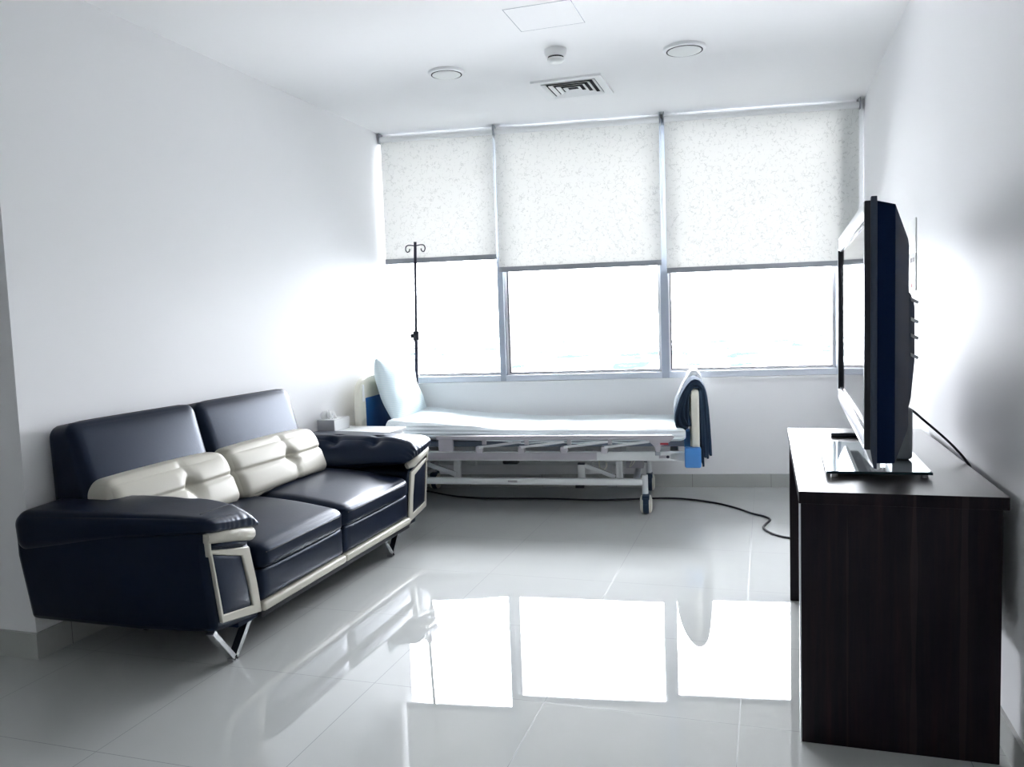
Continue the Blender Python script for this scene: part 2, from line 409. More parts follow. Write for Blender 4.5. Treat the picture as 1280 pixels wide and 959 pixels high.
# windows: mullions stand .1 m in front of the glass
GO = -.085; FO = .015            # glass offset, face offset
def window(name, x0, x1, sash_l):
    w_ = bpy.data.objects.new(name, None); COL.objects.link(w_); w_.location = wp((x0+x1)/2, 0, .762); w_.rotation_euler = (0, 0, TH); w_['kind'] = 'structure'
    build('glass_pane', wallbox(NB(), x0, x1, GO, GO-.006, .80, 2.55), m_glass, w_, smooth=False)
    bm = NB(); s = .018
    wallbox(bm, x0, x1, GO+.03, GO-.02, .815, .830); (wallbox(bm, x0, x0+s, GO+.03, GO-.02, .83, 2.53) if x0 > XL+.1 else None); wallbox(bm, x1-s, x1, GO+.03, GO-.02, .83, 2.53); wallbox(bm, x0, x1, GO+.03, GO-.02, 2.53, 2.545)
    build('sash', bm, m_ledge, w_, smooth=False)
    bm = NB()
    (wallbox(bm, x0+s, x0+s+.008, GO+.034, GO-.01, .83, 2.53) if x0 > XL+.1 else None); wallbox(bm, x0+s, x1-s, GO+.034, GO-.01, .83, .835)
    build('gasket', bm, m_gasket, w_, smooth=False)
    return w_
window('window_1', XL, -1.832, 0); window('window_2', -1.795, -.700, 0); window('window_3', -.652, .452, 0)
bm = NB()
for a, b in ((-1.835, -1.795), (-.700, -.650), (.450, .474)): wallbox(bm, a, b, FO, GO-.03, .775, 2.545)
struct('trim_1', bm, m_alu)
bm = wallbox(NB(), XL, .474, FO-.004, GO-.03, .775, .817); wallbox(bm, XL, .474, FO-.004, GO-.03, 2.515, 2.545)
struct('trim_3', bm, m_alu2)
struct('trim_2', wallbox(NB(), XL, XR, .026, -.15, .757, .772), m_ledge)

# ------------------------------------------------------------------ roller blinds
def blind(x0, x1, zb, label, right_bracket_x):
    t = thing('roller_blind', label, 'blind', tuple(wp((x0+x1)/2, .07, zb)), TH, 'roller blinds over the window')
    bm = NB(); n = 12
    wallbox(bm, x0, x1, .062, .061, zb+.02, 2.52); build('fabric', bm, m_blind, t, smooth=False)
    build('bottom_bar', wallbox(NB(), x0, x1, .072, .052, zb-.006, zb+.030), m_grey, t, smooth=False)
    build('roller_tube', tube(NB(), [wp(x0, .055, 2.530), wp(x1, .055, 2.530)], .022, 20), m_white, t)
    for xb in (x0-.006, x1+.001):
        build('bracket', wallbox(NB(), xb, xb+.005, .085, .0, 2.50, 2.575), m_grey, t, smooth=False)
    ch = [wp(x1+.012, .075, z) for z in (2.52, 2.0, 1.45)]
    build('pull_chain', tube(NB(), [wp(x1+.010, .078, 2.53), wp(x1+.010, .075, 2.44), wp(x1+.012, .074, 1.75)], .0022, 6), m_white, t)
    return t
blind(XL+.013, -1.824, 1.652, 'white patterned roller blind over the left pane, behind the drip stand', 0)
blind(-1.810, -.690, 1.560, 'white patterned roller blind over the middle window pane', 0)
blind(-.656, .575, 1.503, 'widest white patterned roller blind over the right pane, nearest the television', 0)

# ------------------------------------------------------------------ ceiling things
def downlight(x, y, r, label):
    t = thing('recessed_downlight', label, 'ceiling light', (x, y, Z-.02), 0, 'round recessed downlights')
    build('trim_ring', lathe(NB(), [(r*.80, 0), (r*.80, -.012), (r*.86, -.016), (r*.97, -.012), (r, -.004), (r, 0)], (x, y, Z), n=48), m_white, t)
    build('groove', lathe(NB(), [(r*.84, -.001), (r*.84, -.0155)], (x, y, Z-.0015), n=48), m_slot, t)
    build('lens', lathe(NB(), [(r*.78, -.002), (r*.78, -.017), (r*.7, -.021), (r*.3, -.024)], (x, y, Z), n=48), m_lens, t)
downlight(-1.653, 4.214, .100, 'round recessed downlight left of the smoke detector')
downlight(-.389, 4.338, .110, 'round recessed downlight right of the ceiling vent')
t = thing('smoke_detector', 'round white smoke detector on the ceiling before the air vent', 'smoke detector', (-1.01, 4.10, Z-.06))
c = (-1.01, 4.10, Z)
build('base', lathe(NB(), [(.058, 0), (.058, -.012), (.050, -.034), (.046, -.036)], c), m_white, t)
build('vent_gap', lathe(NB(), [(.040, -.034), (.040, -.046)], c), m_slot, t)
build('cap', lathe(NB(), [(.043, -.044), (.043, -.052), (.034, -.062), (.015, -.066)], c), m_lens, t)
t = thing('access_panel', 'flush square access panel in the ceiling at the top of the view', 'ceiling panel', (-.94, 3.635, Z-.002))
build('panel', box(NB(), -1.092, -.790, 3.492, 3.778, Z-.0012, Z+.002), m_ceil, t, smooth=False)
o = [(-1.0955, 3.4885), (-.7865, 3.4885), (-.7865, 3.7815), (-1.0955, 3.7815)]; i_ = [(-1.092, 3.492), (-.790, 3.492), (-.790, 3.778), (-1.092, 3.778)]
build('edge_gap', ringprism(NB(), o, i_, 'z', Z-.0014, Z+.001), m_grey, t, smooth=False)
vx, vy, vh = -1.078, 4.785, .205
t = thing('air_vent', 'square white louvred air vent in the ceiling near the window', 'air vent', (vx, vy, Z-.03))
def sq(h): return [(vx-h, vy-h), (vx+h, vy-h), (vx+h, vy+h), (vx-h, vy+h)]
def louvre(bm, h0, z0, h1, z1, th=.004):
    for dz in (0,):
        A = [bm.verts.new((*p, z0)) for p in sq(h0)]; B = [bm.verts.new((*p, z1)) for p in sq(h1)]
        A2 = [bm.verts.new((*p, z0+th)) for p in sq(h0)]; B2 = [bm.verts.new((*p, z1+th)) for p in sq(h1)]
        fs = []
        for i in range(4):
            j = (i+1) % 4
            fs += [bm.faces.new((A[i], A[j], B[j], B[i])), bm.faces.new((A2[i], B2[i], B2[j], A2[j])), bm.faces.new((A[i], A2[i], A2[j], A[j])), bm.faces.new((B[i], B[j], B2[j], B2[i]))]
        bmesh.ops.recalc_face_normals(bm, faces=fs)
    return bm
bm = NB(); ringprism(bm, sq(vh), sq(vh-.045), 'z', Z-.012, Z)
build('frame', bm, m_white, t, smooth=False)
build('duct_opening', box(NB(), vx-vh+.045, vx+vh-.045, vy-vh+.045, vy+vh-.045, Z-.004, Z-.001), m_slot, t, smooth=False)
for k in range(4):
    h1 = .158-k*.036
    build('louvre', louvre(NB(), h1, Z-.016, h1-.020, Z-.007, .002), m_white, t, smooth=False)

# ------------------------------------------------------------------ sofa
SF = thing('sofa', 'navy leather two-seat sofa with cream trim against the left wall', 'sofa', (-2.25, 3.245, 0))
MS = 3.245
def my(y, s): return y if s < 0 else 2*MS-y      # near arm coordinates, mirrored for the far arm
def soft(name, C, r, puff, m, par, n=18, post=None):
    h = ((Vector(C[(1, 0, 0)])-Vector(C[(0, 0, 0)])).length/2, (Vector(C[(0, 1, 0)])-Vector(C[(0, 0, 0)])).length/2, (Vector(C[(0, 0, 1)])-Vector(C[(0, 0, 0)])).length/2)
    f = hexwarp(h, C); wf = (lambda p: post(f(p))) if post else f
    return build(name, cushion(NB(), h, r, puff, n, wf), m, par, smooth='full')
def corners(fn): return {(a, b, c): fn(a, b, c) for a in (0, 1) for b in (0, 1) for c in (0, 1)}
# carcass
build('base', box(NB(), -2.60, -1.872, 2.45, 4.04, .115, .30, .01), m_leather, SF)
build('base_rail', box(NB(), -1.90, -1.856, 2.57, 3.92, .112, .140, .005), m_under, SF)
build('back_frame', box(NB(), -2.635, -2.50, 2.40, 3.88, .14, .62, .02, 3), m_leather, SF)
for y0, y1 in ((2.575, 3.213), (3.217, 3.915)):
    build('trim_rail', box(NB(), -1.895, -1.842, y0, y1, .136, .172, .012, 4), m_cream, SF)
    build('front_panel', cushion(NB(), (.05, (y1-y0)/2, .065), .02, (.006, 0, 0), 14, lambda p, a=(y0+y1)/2: (p[0]-1.905, p[1]+a, p[2]+.237)), m_leather, SF, smooth='full')
    # seat cushion
    def fn(a, b, c):
        x = (-2.42, -1.845)[a]; y = (y0-.006*0, y1)[b]; z = ((.27, .292), (.438, .388))[c][a]
        return (x, y+(.004, -.004)[b], z)
    def crown(p):
        f = (p.x+2.42)/.575
        p = p.copy()
        if p.z > .33: p.z += .012*math.sin(PI*max(0, min(1, f)))
        return p
    sp = soft('seat_cushion', corners(fn), .042, (.012, 0, .016), m_leather, SF, 22, crown)
    build('seam', tube(NB(), onto(sp, [(-1.85, y0+.03, .362), (-1.85, (y0+y1)/2, .366), (-1.85, y1-.03, .362)], (-1, 0, 0)), .0022, 6), m_under, sp)
# back cushions
for y0, y1 in ((2.375, 3.095), (3.100, 3.865)):
    def fn(a, b, c):
        x = ((-2.632, -2.635), (-2.41, -2.525))[a][c]
        sh = (0, 0) if c == 0 else (0, 0)
        y = (y0, y1)[b]; z = (.46, (.868, .886)[a])[c]
        return (x, y, z)
    o = soft('back_cushion', corners(fn), .045, (.022, 0, .004), m_leather, SF, 22)
    build('seam', tube(NB(), onto(o, [(-2.548, y0+.03, .89), (-2.545, (y0+y1)/2, .89), (-2.548, y1-.03, .89)], (0, 0, -1)), .0022, 6), m_under, o)
# cream lumbar cushions with a pinched centre
for y0, y1 in ((2.375, 3.088), (3.090, 3.85)):
    ym = (y0+y1)/2+.06
    def fn(a, b, c):
        x = ((-2.50, -2.47), (-2.27, -2.36))[a][c]; return (x, (y0, y1)[b], (.43, .662)[c])
    def pinch(p, ym=ym, y0=y0, y1=y1):
        zc = .565
        if p.x > -2.44:
            fx = min(1, (p.x+2.44)/.06)
            dy = abs(p.y-ym); dz = abs(p.z-zc)
            d = .038*math.exp(-(dy/.035)**2-(dz/.03)**2) + .012*math.exp(-(dz/.010)**2) + .013*math.exp(-(dy/.018)**2)
            for q in (-1, 1): d += .004*math.exp(-((p.y-ym-q*(.03+.16*dz))/.010)**2)*math.exp(-((dz-.04)/.05)**2)
            p = p.copy(); p.x -= d*fx
        return p
    o = soft('lumbar_cushion', corners(fn), .055, (.03, 0, .012), m_cream, SF, 56, pinch)
# arms
for s in (-1, 1):
    def yy(y): return my(y, s)
    outl = [(yy(2.316), .150), (yy(2.580), .115), (yy(2.545), .41), (yy(2.295), .535), (yy(2.284), .45)]
    bm = NB()
    # lofted shell: front outline to back outline
    back = [(yy(2.247), .165), (yy(2.52), .165), (yy(2.52), .45), (yy(2.205), .50), (yy(2.207), .42)]
    A = [bm.verts.new((-1.868, *p)) for p in outl]; B = [bm.verts.new((-2.632, *p)) for p in back]
    Mi = [bm.verts.new((-2.15, .45*p[0]+.55*q[0]-(.022 if k in (0, 3, 4) else 0)*(-s), .5*p[1]+.5*q[1])) for k, (p, q) in enumerate(zip(back, outl))]
    fs = [bm.faces.new(A), bm.faces.new(B[::-1])]
    for X, Y in ((A, Mi), (Mi, B)):
        for i in range(5): fs.append(bm.faces.new((X[i], Y[i], Y[(i+1) % 5], X[(i+1) % 5])))
    bmesh.ops.recalc_face_normals(bm, faces=fs)
    arm = build('arm', bm, m_leather, SF, bevel=.02)
    # padded top
    def fn(a, b, c):
        x = (-2.632, -1.835)[a]
        if c: y = ((2.186, 2.262)[a], 2.505)[b]; z = (.585, .598)[b]
        else: y = ((2.192, 2.280)[a], 2.615)[b]; z = ((.425, .475)[a], (.385, .425)[a])[b]
        if a == 1: z += (-.006 if c else (.045, .040)[b])
        return (x, yy(y), z)
    def sag(p, s=s):
        q = p.copy(); yn = q.y if s < 0 else 2*MS-q.y
        f = max(0, (q.x+2.05)/.2)
        q.z -= max(0, min(1, (q.z-.46)/.13))*(.030*min(1.3, f)**2.2*max(0, min(1, (yn-2.30)/.25)) + .008*min(1.3, f)**2)
        # gathers at the front edge, two button dimples along the inner shoulder
        if q.x > -1.93: 
            g = math.sin(yn*210+2*math.sin(yn*37))*.0015*min(1, (q.x+1.93)/.08)*math.exp(-((q.z-.510)/.028)**2); q.z += g*.7; q.x += g
        for bx in (-2.33, -2.08):
            d = math.exp(-((q.x-bx)/.035)**2-((q.z-.575)/.022)**2)*(.030 if yn > 2.44 else 0)
            q.z -= d*(.8 if s > 0 else .15); q.y += d*.5*(1 if s > 0 else -1)
        return q
    pad = soft('arm_pad', corners(fn), .055, (.010, .010, .010), m_leather, arm, 56, sag)
    sm = [(-1.895, yy(y), z) for y, z in ((2.31, .585), (2.36, .592), (2.44, .584), (2.50, .558))]
    # cream piped frame
    t_out = [(yy(2.342), .178), (yy(2.574), .138), (yy(2.556), .255), (yy(2.520), .408), (yy(2.40), .432), (yy(2.300), .455)]
    t_in = [(yy(2.350), .206), (yy(2.522), .180), (yy(2.506), .28), (yy(2.476), .385), (yy(2.40), .408), (yy(2.312), .438)]
    build('trim_frame', ringprism(NB(), t_out, t_in, 'x', -1.869, -1.854), m_cream, arm, bevel=.006)
    build('inset_panel', cushion(NB(), (.012, .1, .1), .01, (.012, 0, 0), 12, hexwarp((.012, .1, .1), corners(lambda a, b, c: ((-1.878, -1.862)[a], *(((yy(2.346), .200), (yy(2.306), .444))[c] if b == 0 else ((yy(2.528), .172), (yy(2.480), .392))[c]))))), m_leather, arm, smooth='full')
    # side strip and cream roll below the pad
    prof = [(yy(2.283), .520), (yy(2.300), .478), (yy(2.312), .445), (yy(2.298), .44), (yy(2.286), .47)]
    build('trim_strip', prism(NB(), [(yy(2.289), .515), (yy(2.305), .515), (yy(2.305), .44), (yy(2.294), .43)], 'x', -1.874, -1.851, .005, 3), m_cream, arm)
    build('trim_roll', tube(NB(), [(-1.866, yy(2.292), .500), (-1.856, yy(2.36), .494), (-1.850, yy(2.44), .480), (-1.852, yy(2.52), .458), (-1.866, yy(2.552), .446)], [.020, .027, .028, .026, .016], 14), m_cream, arm)
    build('shadow_roll', tube(NB(), [(-1.875, yy(2.31), .463), (-1.865, yy(2.36), .462), (-1.862, yy(2.44), .448), (-1.868, yy(2.51), .425)], [.010, .014, .014, .011], 12), m_leather, arm)
    build('seam', tube(NB(), onto(pad, sm, (0, 0, -1)), .0022, 6), m_under, pad)
# V shaped chrome feet in front, plain black feet behind
for s in (-1, 1):
    y0, ym, y1 = (2.320, 2.432, 2.535) if s < 0 else (3.860, 3.752, 3.652)
    x = -1.892; bm = NB()
    bar(bm, (x, y0, .150), (x, ym, .010), .030, .019, (1, 0, 0)); bar(bm, (x, y1, .130), (x, ym, .010), .030, .019, (1, 0, 0))
    box(bm, x-.015, x+.015, ym-.014, ym+.014, 0, .012)
    build('foot', bm, m_chrome, SF, smooth=False)
    build('rear_foot', lathe(NB(), [(.018, 0), (.022, .13)], (-2.45, 3.245+s*.62, 0)), m_under, SF)

# ------------------------------------------------------------------ bedside cabinet and tissue box
NS = thing('bedside_cabinet', 'white bedside cabinet in the corner between sofa and bed', 'cabinet', (-2.39, 4.415, 0))
NX0, NX1, NY0, NY1, NZ = -2.635, -2.156, 4.308, 4.573, .575
build('body', box(NB(), NX0+.01, NX1-.02, NY0+.008, NY1-.008, .03, NZ-.022, .003), m_white, NS)
build('top', box(NB(), NX0, NX1, NY0, NY1, NZ-.022, NZ, .004), m_white, NS)
dr = build('drawer', box(NB(), NX1-.02, NX1-.004, NY0+.014, NY1-.014, .42, .54, .003), m_white, NS)
build('handle', box(NB(), NX1-.004, NX1+.012, 4.37, 4.46, .475, .485, .002), m_grey, dr)
dr = build('door', box(NB(), NX1-.02, NX1-.004, NY0+.014, NY1-.014, .05, .41, .003), m_white, NS)
build('handle', box(NB(), NX1-.004, NX1+.012, 4.50, 4.51, .28, .37, .002), m_grey, dr)
build('plinth', box(NB(), NX0+.03, NX1-.05, NY0+.02, NY1-.02, 0, .03), m_grey, NS)
TB = thing('tissue_box', 'small box of tissues on the white bedside cabinet', 'tissue box', (-2.565, 4.385, NZ))
bm = box(NB(), -2.632, -2.515, 4.312, 4.500, NZ, .645, .003); build('carton', bm, m_boxgrey, TB)
build('carton_side', box(NB(), -2.516, -2.5135, 4.314, 4.498, NZ+.002, .643), m_white, TB, smooth=False)
build('carton_top', box(NB(), -2.630, -2.515, 4.314, 4.498, .6445, .6465), m_white, TB, smooth=False)
bm = NB()
def tis(p):
    a = math.atan2(p[1], p[0]); rr = 1+.25*math.sin(5*a)
    return (-2.585+p[0]*rr*(1-.3*p[2]/.03), 4.385+p[1]*rr, .664+p[2]+.012*math.sin(7*a+p[0]*60))
build('tissue', cushion(bm, (.032, .045, .018), .015, (0, 0, .008), 14, tis), m_tissue, TB, smooth='full')

# ------------------------------------------------------------------ hospital bed (own frame: u = head to foot, v = away from the camera)
BTH = math.radians(6)
BO = (-.715, 4.89, 0)
BED = thing('hospital_bed', 'adjustable white hospital bed on castors under the window', 'bed', BO, BTH)
def bb(name, bm, m, par=BED, **k): return build(name, bm, m, par, local=True, **k)
VN, VF = -.06, .68
# side rails of the deck
for v in (VN, VF-.03):
    rl = bb('main_rail', box(NB(), -1.76, .24, v, v+.035, .338, .396, .004), m_whitepowder)
    if v == VN:
        bb('rail_mark', box(NB(), .085, .15, v-.002, v+.001, .355, .372, .0008), m_lilac, rl); bb('rail_button', lathe(NB(), [(.009, 0), (.009, -.005)], (.137, v, .364), 'y', 16), m_dark, rl)
        bb('rail_sleeve', box(NB(), -1.5, -.29, v-.003, v+.001, .345, .390, .001), m_lilac, rl)
bb('cross_beam', box(NB(), -1.74, -1.68, VN, VF, .345, .39, .003), m_whitepowder); bb('cross_beam', box(NB(), .15, .20, VN, VF, .345, .39, .003), m_whitepowder)
# deck
bm = NB(); box(bm, -1.72, .235, -.045, VF-.03, .425, .458, .003)
bb('deck', bm, m_deck)
# lower chassis
for v in (-.02, .64):
    rl = bb('chassis_rail', box(NB(), -1.58, -.02, v, v+.04, .178, .217, .004), m_whitepowder)
    if v < 0: bb('rail_sticker', box(NB(), -.86, -.80, v-.0015, v+.001, .194, .206), m_lilac, rl, smooth=False)
for u in (-1.54, -.06): bb('chassis_beam', box(NB(), u-.02, u+.02, 0, .66, .182, .212, .003), m_whitepowder)
for u, v in ((-1.22, .10), (-1.22, .52), (-.165, .10), (-.165, .52)): bb('lift_post', box(NB(), u-.022, u+.022, v-.02, v+.02, .20, .345, .003), m_whitepowder)
for v in (.08, .54):
    pst = bb('pivot_post', box(NB(), -.425, -.380, v-.02, v+.02, .20, .295, .003), m_whitepowder)
    bb('pivot_cap', box(NB(), -.425, -.38, v-.021, v+.021, .292, .300), m_dark, pst, smooth=False)
    bb('lift_arm', bar(NB(), (-.38, v, .285), (-.19, v, .212), .02, .026), m_whitepowder)
    bb('lift_arm', bar(NB(), (-1.44, v, .300), (-1.22, v, .222), .02, .030), m_whitepowder)
bb('drive_motor', box(NB(), -.90, -.80, .02, .10, .300, .330, .008), m_blk); bb('motor_rod', tube(NB(), [(-.80, .06, .318), (-.66, .06, .321)], .008), m_chrome)
bb('control_box', box(NB(), -.44, -.385, .04, .12, .145, .177, .003), m_blk)
bb('crank_rod', tube(NB(), [(-.22, .30, .335), (-.10, .30, .28), (.0, .30, .27)], .008), m_grey)
bb('cable_loop', tube(NB(), catmull([(-.29, .1, .335), (-.29, .1, .27), (-.265, .1, .255), (-.245, .1, .275), (-.25, .1, .3)], 5), .004, 8), m_creamp)
bb('hanging_wire', tube(NB(), catmull([(-.06, .2, .335), (-.08, .2, .28), (-.11, .2, .25), (-.09, .2, .3), (-.12, .2, .335)], 5), .003, 8), m_creamp)
bb('junction_box', box(NB(), -.13, -.02, .22, .30, .24, .285, .004), m_lilac)
# castors
for u, v in ((0, 0), (0, .66), (-1.55, 0), (-1.55, .66)):
    cs = bb('castor', tube(NB(), [(u-.004, v, .118), (u-.004, v, .242)], [.019, .018], 16), m_whitepowder)
    bb('wheel', lathe(NB(), [(.036, -.014), (.054, -.020), (.06, -.012), (.06, .012), (.054, .020), (.036, .014)], (u, v, .06), 'x', 28), m_teal, cs)
    for q in (-1, 1):
        bb('wheel_cover', lathe(NB(), [(.057, q*.018), (.053, q*.030), (.036, q*.036)], (u, v, .06), 'x', 28), m_creamp, cs)
    bb('brake_hood', box(NB(), u-.022, u+.022, v-.070, v+.045, .096, .126, .008), m_teal, cs)
    bb('brake_pedal', box(NB(), u-.016, u+.016, v-.074, v-.058, .072, .11, .004), m_teal, cs)
# guards folded down on both long sides
for v in (-.13, .73):
    g = bb('side_guard', prism(NB(), [(-1.287, .508), (.160, .508), (.180, .497), (.168, .483), (.145, .462), (.135, .452), (.10, .445), (.092, .408), (.068, .408), (.062, .440), (.03, .468), (.0, .481), (-1.287, .483)], 'y', v-.012, v+.012, .003), m_lilac)
    bb('guard_label', box(NB(), .095, .142, v-.0135, v-.011, .450, .462), m_red, g, smooth=False)
    bb('guard_foot', box(NB(), .064, .096, v-.01, v+.05 if v < 0 else v+.01, .385, .41, .003), m_grey, g)
    bb('guard_bracket', box(NB(), -1.27, -1.18, v-.012, v+.02, .41, .484, .003), m_lilac, g)
    for u in (-1.01, -.743, -.480, -.234):
        bb('guard_strut', bar(NB(), (u, v-.012, .436), (u+.265, v-.012, .470), .010, .014), m_silver, g)
        bb('guard_pivot', box(NB(), u-.022, u+.020, v-.016, v+.03, .400, .440, .006), m_lilac, g)
        bb('guard_hanger', box(NB(), u+.02, u+.045, v-.008, v+.008, .452, .486), m_lilac, g, smooth=False)
# end boards
def endboard(u0, zt, name, flip):
    pts = []
    v0, v1 = -.085, .70; vm = (v0+v1)/2; hw = (v1-v0)/2
    for k in range(33):
        a = PI - PI*k/32; ca, sa = math.cos(a), math.sin(a)
        pts.append((vm+hw*math.copysign(abs(ca)**.42, ca), .62+(zt-.62)*abs(sa)**.42))
    pts = [(v0+.02, .31)]+pts+[(v1-.02, .31)]
    bm = NB(); hole = []
    # outline split in a frame ring and a recessed panel
    o = bb(name, prism(NB(), pts, 'x', u0, u0+.045, .014, 4), m_creamp)
    return o, v0, v1
hb, v0, v1 = endboard(-1.845, .885, 'headboard', 1)
bb('board_panel', box(NB(), -1.802, -1.797, v0+.095, v1-.095, .46, .74, .003), m_bluein, hb)
for va, vb in ((v0+.045, v0+.075), (v1-.075, v1-.045)):
    bb('hand_grip', cushion(NB(), (.004, .013, .055), .012, (0, 0, 0), 10, lambda p, a=va: (p[0]-1.799, p[1]+a+.015, p[2]+.775)), m_ledge, hb, smooth='full')
fb, v0, v1 = endboard(.280, .785, 'footboard', -1)
bb('board_panel', box(NB(), .324, .328, v0+.095, v1-.095, .46, .68, .003), m_bluein, fb)
for u0, par in ((-1.875, hb), (.236, fb)):
    for v in (-.115, .64):
        bb('corner_bumper', box(NB(), u0, u0+.096, v, v+.085, .305, .425, .012, 3), m_blue, par)
# mattress with a sheet
def mtop(u): return .532 + (0 if u > -.75 else .075*((-.75-u)/.9)**1.1)
H = (.945, .385, .045)
def mwarp(p):
    u = -.70+p[0]*1.0; v = .305+p[1]
    t = (p[2]/H[2]+1)/2
    zt = mtop(u); zb = .458 + max(0, zt-.532)*.35
    z = zb+(zt-zb)*t
    wr = .003*math.sin(u*9+v*5)+.002*math.sin(u*23-v*11)
    if t > .8: z += wr
    if p[1] < -.3: v += .004*math.sin(z*260+u*3)*(1-.3*t)
    return (u, v, z)
BM = Matrix.Translation(BO) @ Matrix.Rotation(BTH, 4, 'Z')
def inbed(bm): bmesh.ops.transform(bm, matrix=BM, verts=bm.verts); return bm
mt = build('mattress', inbed(cushion(NB(), H, .035, (0, .004, .004), 64, mwarp)), m_sheet, BED, smooth='full')
bm = NB()
for dz, du in ((.0, 0), ):
    tube(bm, [(-.70-.9+.05*k, -.088, mtop(-1.6+.05*k)-.075+.004*math.sin(k)) for k in range(35)], .004, 6)
build('sheet_hem', inbed(bm), m_sheet, mt)
# pillow leaning on the headboard
def pwarp(p):
    a, b = p[1]/.31, p[2]/.205       # along v, along height
    e = max(abs(a), abs(b)); th = max(0., (1-abs(a)**3.2)*(1-abs(b)**3.2))**.55
    ca = 1+.07*(abs(a*b))**2*1.0-.05*(1-abs(b))*abs(a)
    cb = 1+.07*(abs(a*b))**2-.05*(1-abs(a))*abs(b)
    t = p[0]*th + (.006*p[0]/.075)
    wr = .004*math.sin(5*a+7*b+2*a*a)*th*(1 if p[0] > 0 else 0)+.0015*math.sin(13*a-8*b+3*b*b)*th
    u = -1.688 + t + wr - (b*.06) ; v = .345+p[1]*ca; z = .788+p[2]*cb+.012*a
    u += .03*b*b
    return (u, v, z)
pl_ = build('pillow', inbed(cushion(NB(), (.075, .31, .205), .02, (0, 0, 0), 48, pwarp)), m_pillow, smooth='full')
recenter(pl_); tag(pl_, 'pale blue striped pillow propped against the headboard of the bed', 'pillow')
# IV pole at the head corner
I0, I1 = Vector((-1.690, .700, .37)), Vector((-1.600, .580, 1.790))
def ip(z): t = (z-I0.z)/(I1.z-I0.z); return I0.lerp(I1, t)
ipx = BM @ I0
IV = thing('drip_stand', 'slim dark drip pole with two hooks standing behind the pillow', 'drip stand', tuple(ipx))
build('pole', inbed(tube(NB(), [ip(1.10), ip(1.79)], .0105, 12)), m_dark, IV)
build('lower_tube', inbed(tube(NB(), [ip(.37), ip(1.10)], .0135, 12)), m_dark, IV)
build('clamp_collar', inbed(tube(NB(), [ip(1.09), ip(1.10), ip(1.15), ip(1.16)], [.018, .022, .022, .017], 16)), m_blk, IV)
k_ = ip(1.125)
build('clamp_knob', inbed(lathe(NB(), [(.006, 0), (.006, -.02), (.017, -.022), (.017, -.036), (.012, -.04)], k_, 'x', 16)), m_blk, IV)
h_ = ip(1.762)
for q in (-1, 1):
    P = [(h_.x+a*q, h_.y, h_.z+b) for a, b in ((0, 0), (.045, .006), (.066, -.001), (.072, -.022), (.062, -.042), (.046, -.036), (.042, -.020))]
    build('hook', inbed(tube(NB(), catmull(P, 5), .0042, 8)), m_dark, IV)
# cloths over the footboard
def drape(bm, v0, v1, prof, seed, nv=14, amp=.006, hem=.0):
    """prof: closed outline in (u,z); lofted along v"""
    random.seed(seed); pr = catmull([(a, 0, b) for a, b in prof+[prof[0]]], 5)[:-1]; rings = []
    for k in range(nv+1):
        v = v0+(v1-v0)*k/nv; e = min(1, min(k, nv-k)/1.0)
        ring = []
        cu = sum(p.x for p in pr)/len(pr)
        for j, p in enumerate(pr):
            f = .975+.025*e
            ring.append(bm.verts.new((cu+(p.x-cu)*f+amp*math.sin(v*31+j*.9+seed), v, p.z+amp*.6*math.sin(v*23+j*1.3)*(1 if p.z > .4 else 1.5))))
        rings.append(ring)
    fs = []; n = len(pr)
    for A, B in zip(rings, rings[1:]):
        for j in range(n): fs.append(bm.faces.new((A[j], A[(j+1) % n], B[(j+1) % n], B[j])))
    fs += [bm.faces.new(rings[0]), bm.faces.new(rings[-1][::-1])]
    bmesh.ops.triangulate(bm, faces=fs[-2:])
    bmesh.ops.recalc_face_normals(bm, faces=bm.faces); return bm
outer = [(.278, .52), (.262, .528), (.20, .530), (.178, .542), (.178, .590), (.195, .645), (.225, .705), (.262, .762), (.305, .795), (.345, .780), (.366, .71), (.376, .60), (.388, .47), (.396, .372),
         (.374, .352), (.356, .360), (.340, .33), (.330, .45), (.328, .60), (.330, .74), (.322, .785), (.300, .791), (.280, .778), (.274, .70), (.274, .58)]
def layer(bm, pts, v0, v1, th, nv=10, amp=.003, ph=0.):
    """one hanging cloth layer: open polyline in (u,z), thickness th, lofted along v"""
    pr = catmull([(a, 0, b) for a, b in pts], 6); n = len(pr); nr = []
    for i, p in enumerate(pr):
        t = (pr[min(i+1, n-1)]-pr[max(i-1, 0)]).normalized(); nr.append(Vector((-t.z, 0, t.x)))
    loop = [p+q*th/2 for p, q in zip(pr, nr)] + [p-q*th/2 for p, q in list(zip(pr, nr))[::-1]]
    rings = [[bm.verts.new((p.x+amp*math.sin(27*v+ph+j*.25), v, p.z+amp*math.sin(19*v+ph))) for j, p in enumerate(loop)] for v in [v0+(v1-v0)*k/nv for k in range(nv+1)]]
    m_ = len(loop); fs = []
    for A, B in zip(rings, rings[1:]):
        for j in range(m_): fs.append(bm.faces.new((A[j], A[(j+1) % m_], B[(j+1) % m_], B[j])))
    for rg in (rings[0], rings[-1]):
        for j in range(n-1): fs.append(bm.faces.new((rg[j], rg[j+1], rg[m_-2-j], rg[m_-1-j])))
    bmesh.ops.recalc_face_normals(bm, faces=fs); return bm
bm = NB()
V0, V1 = -.03, .34
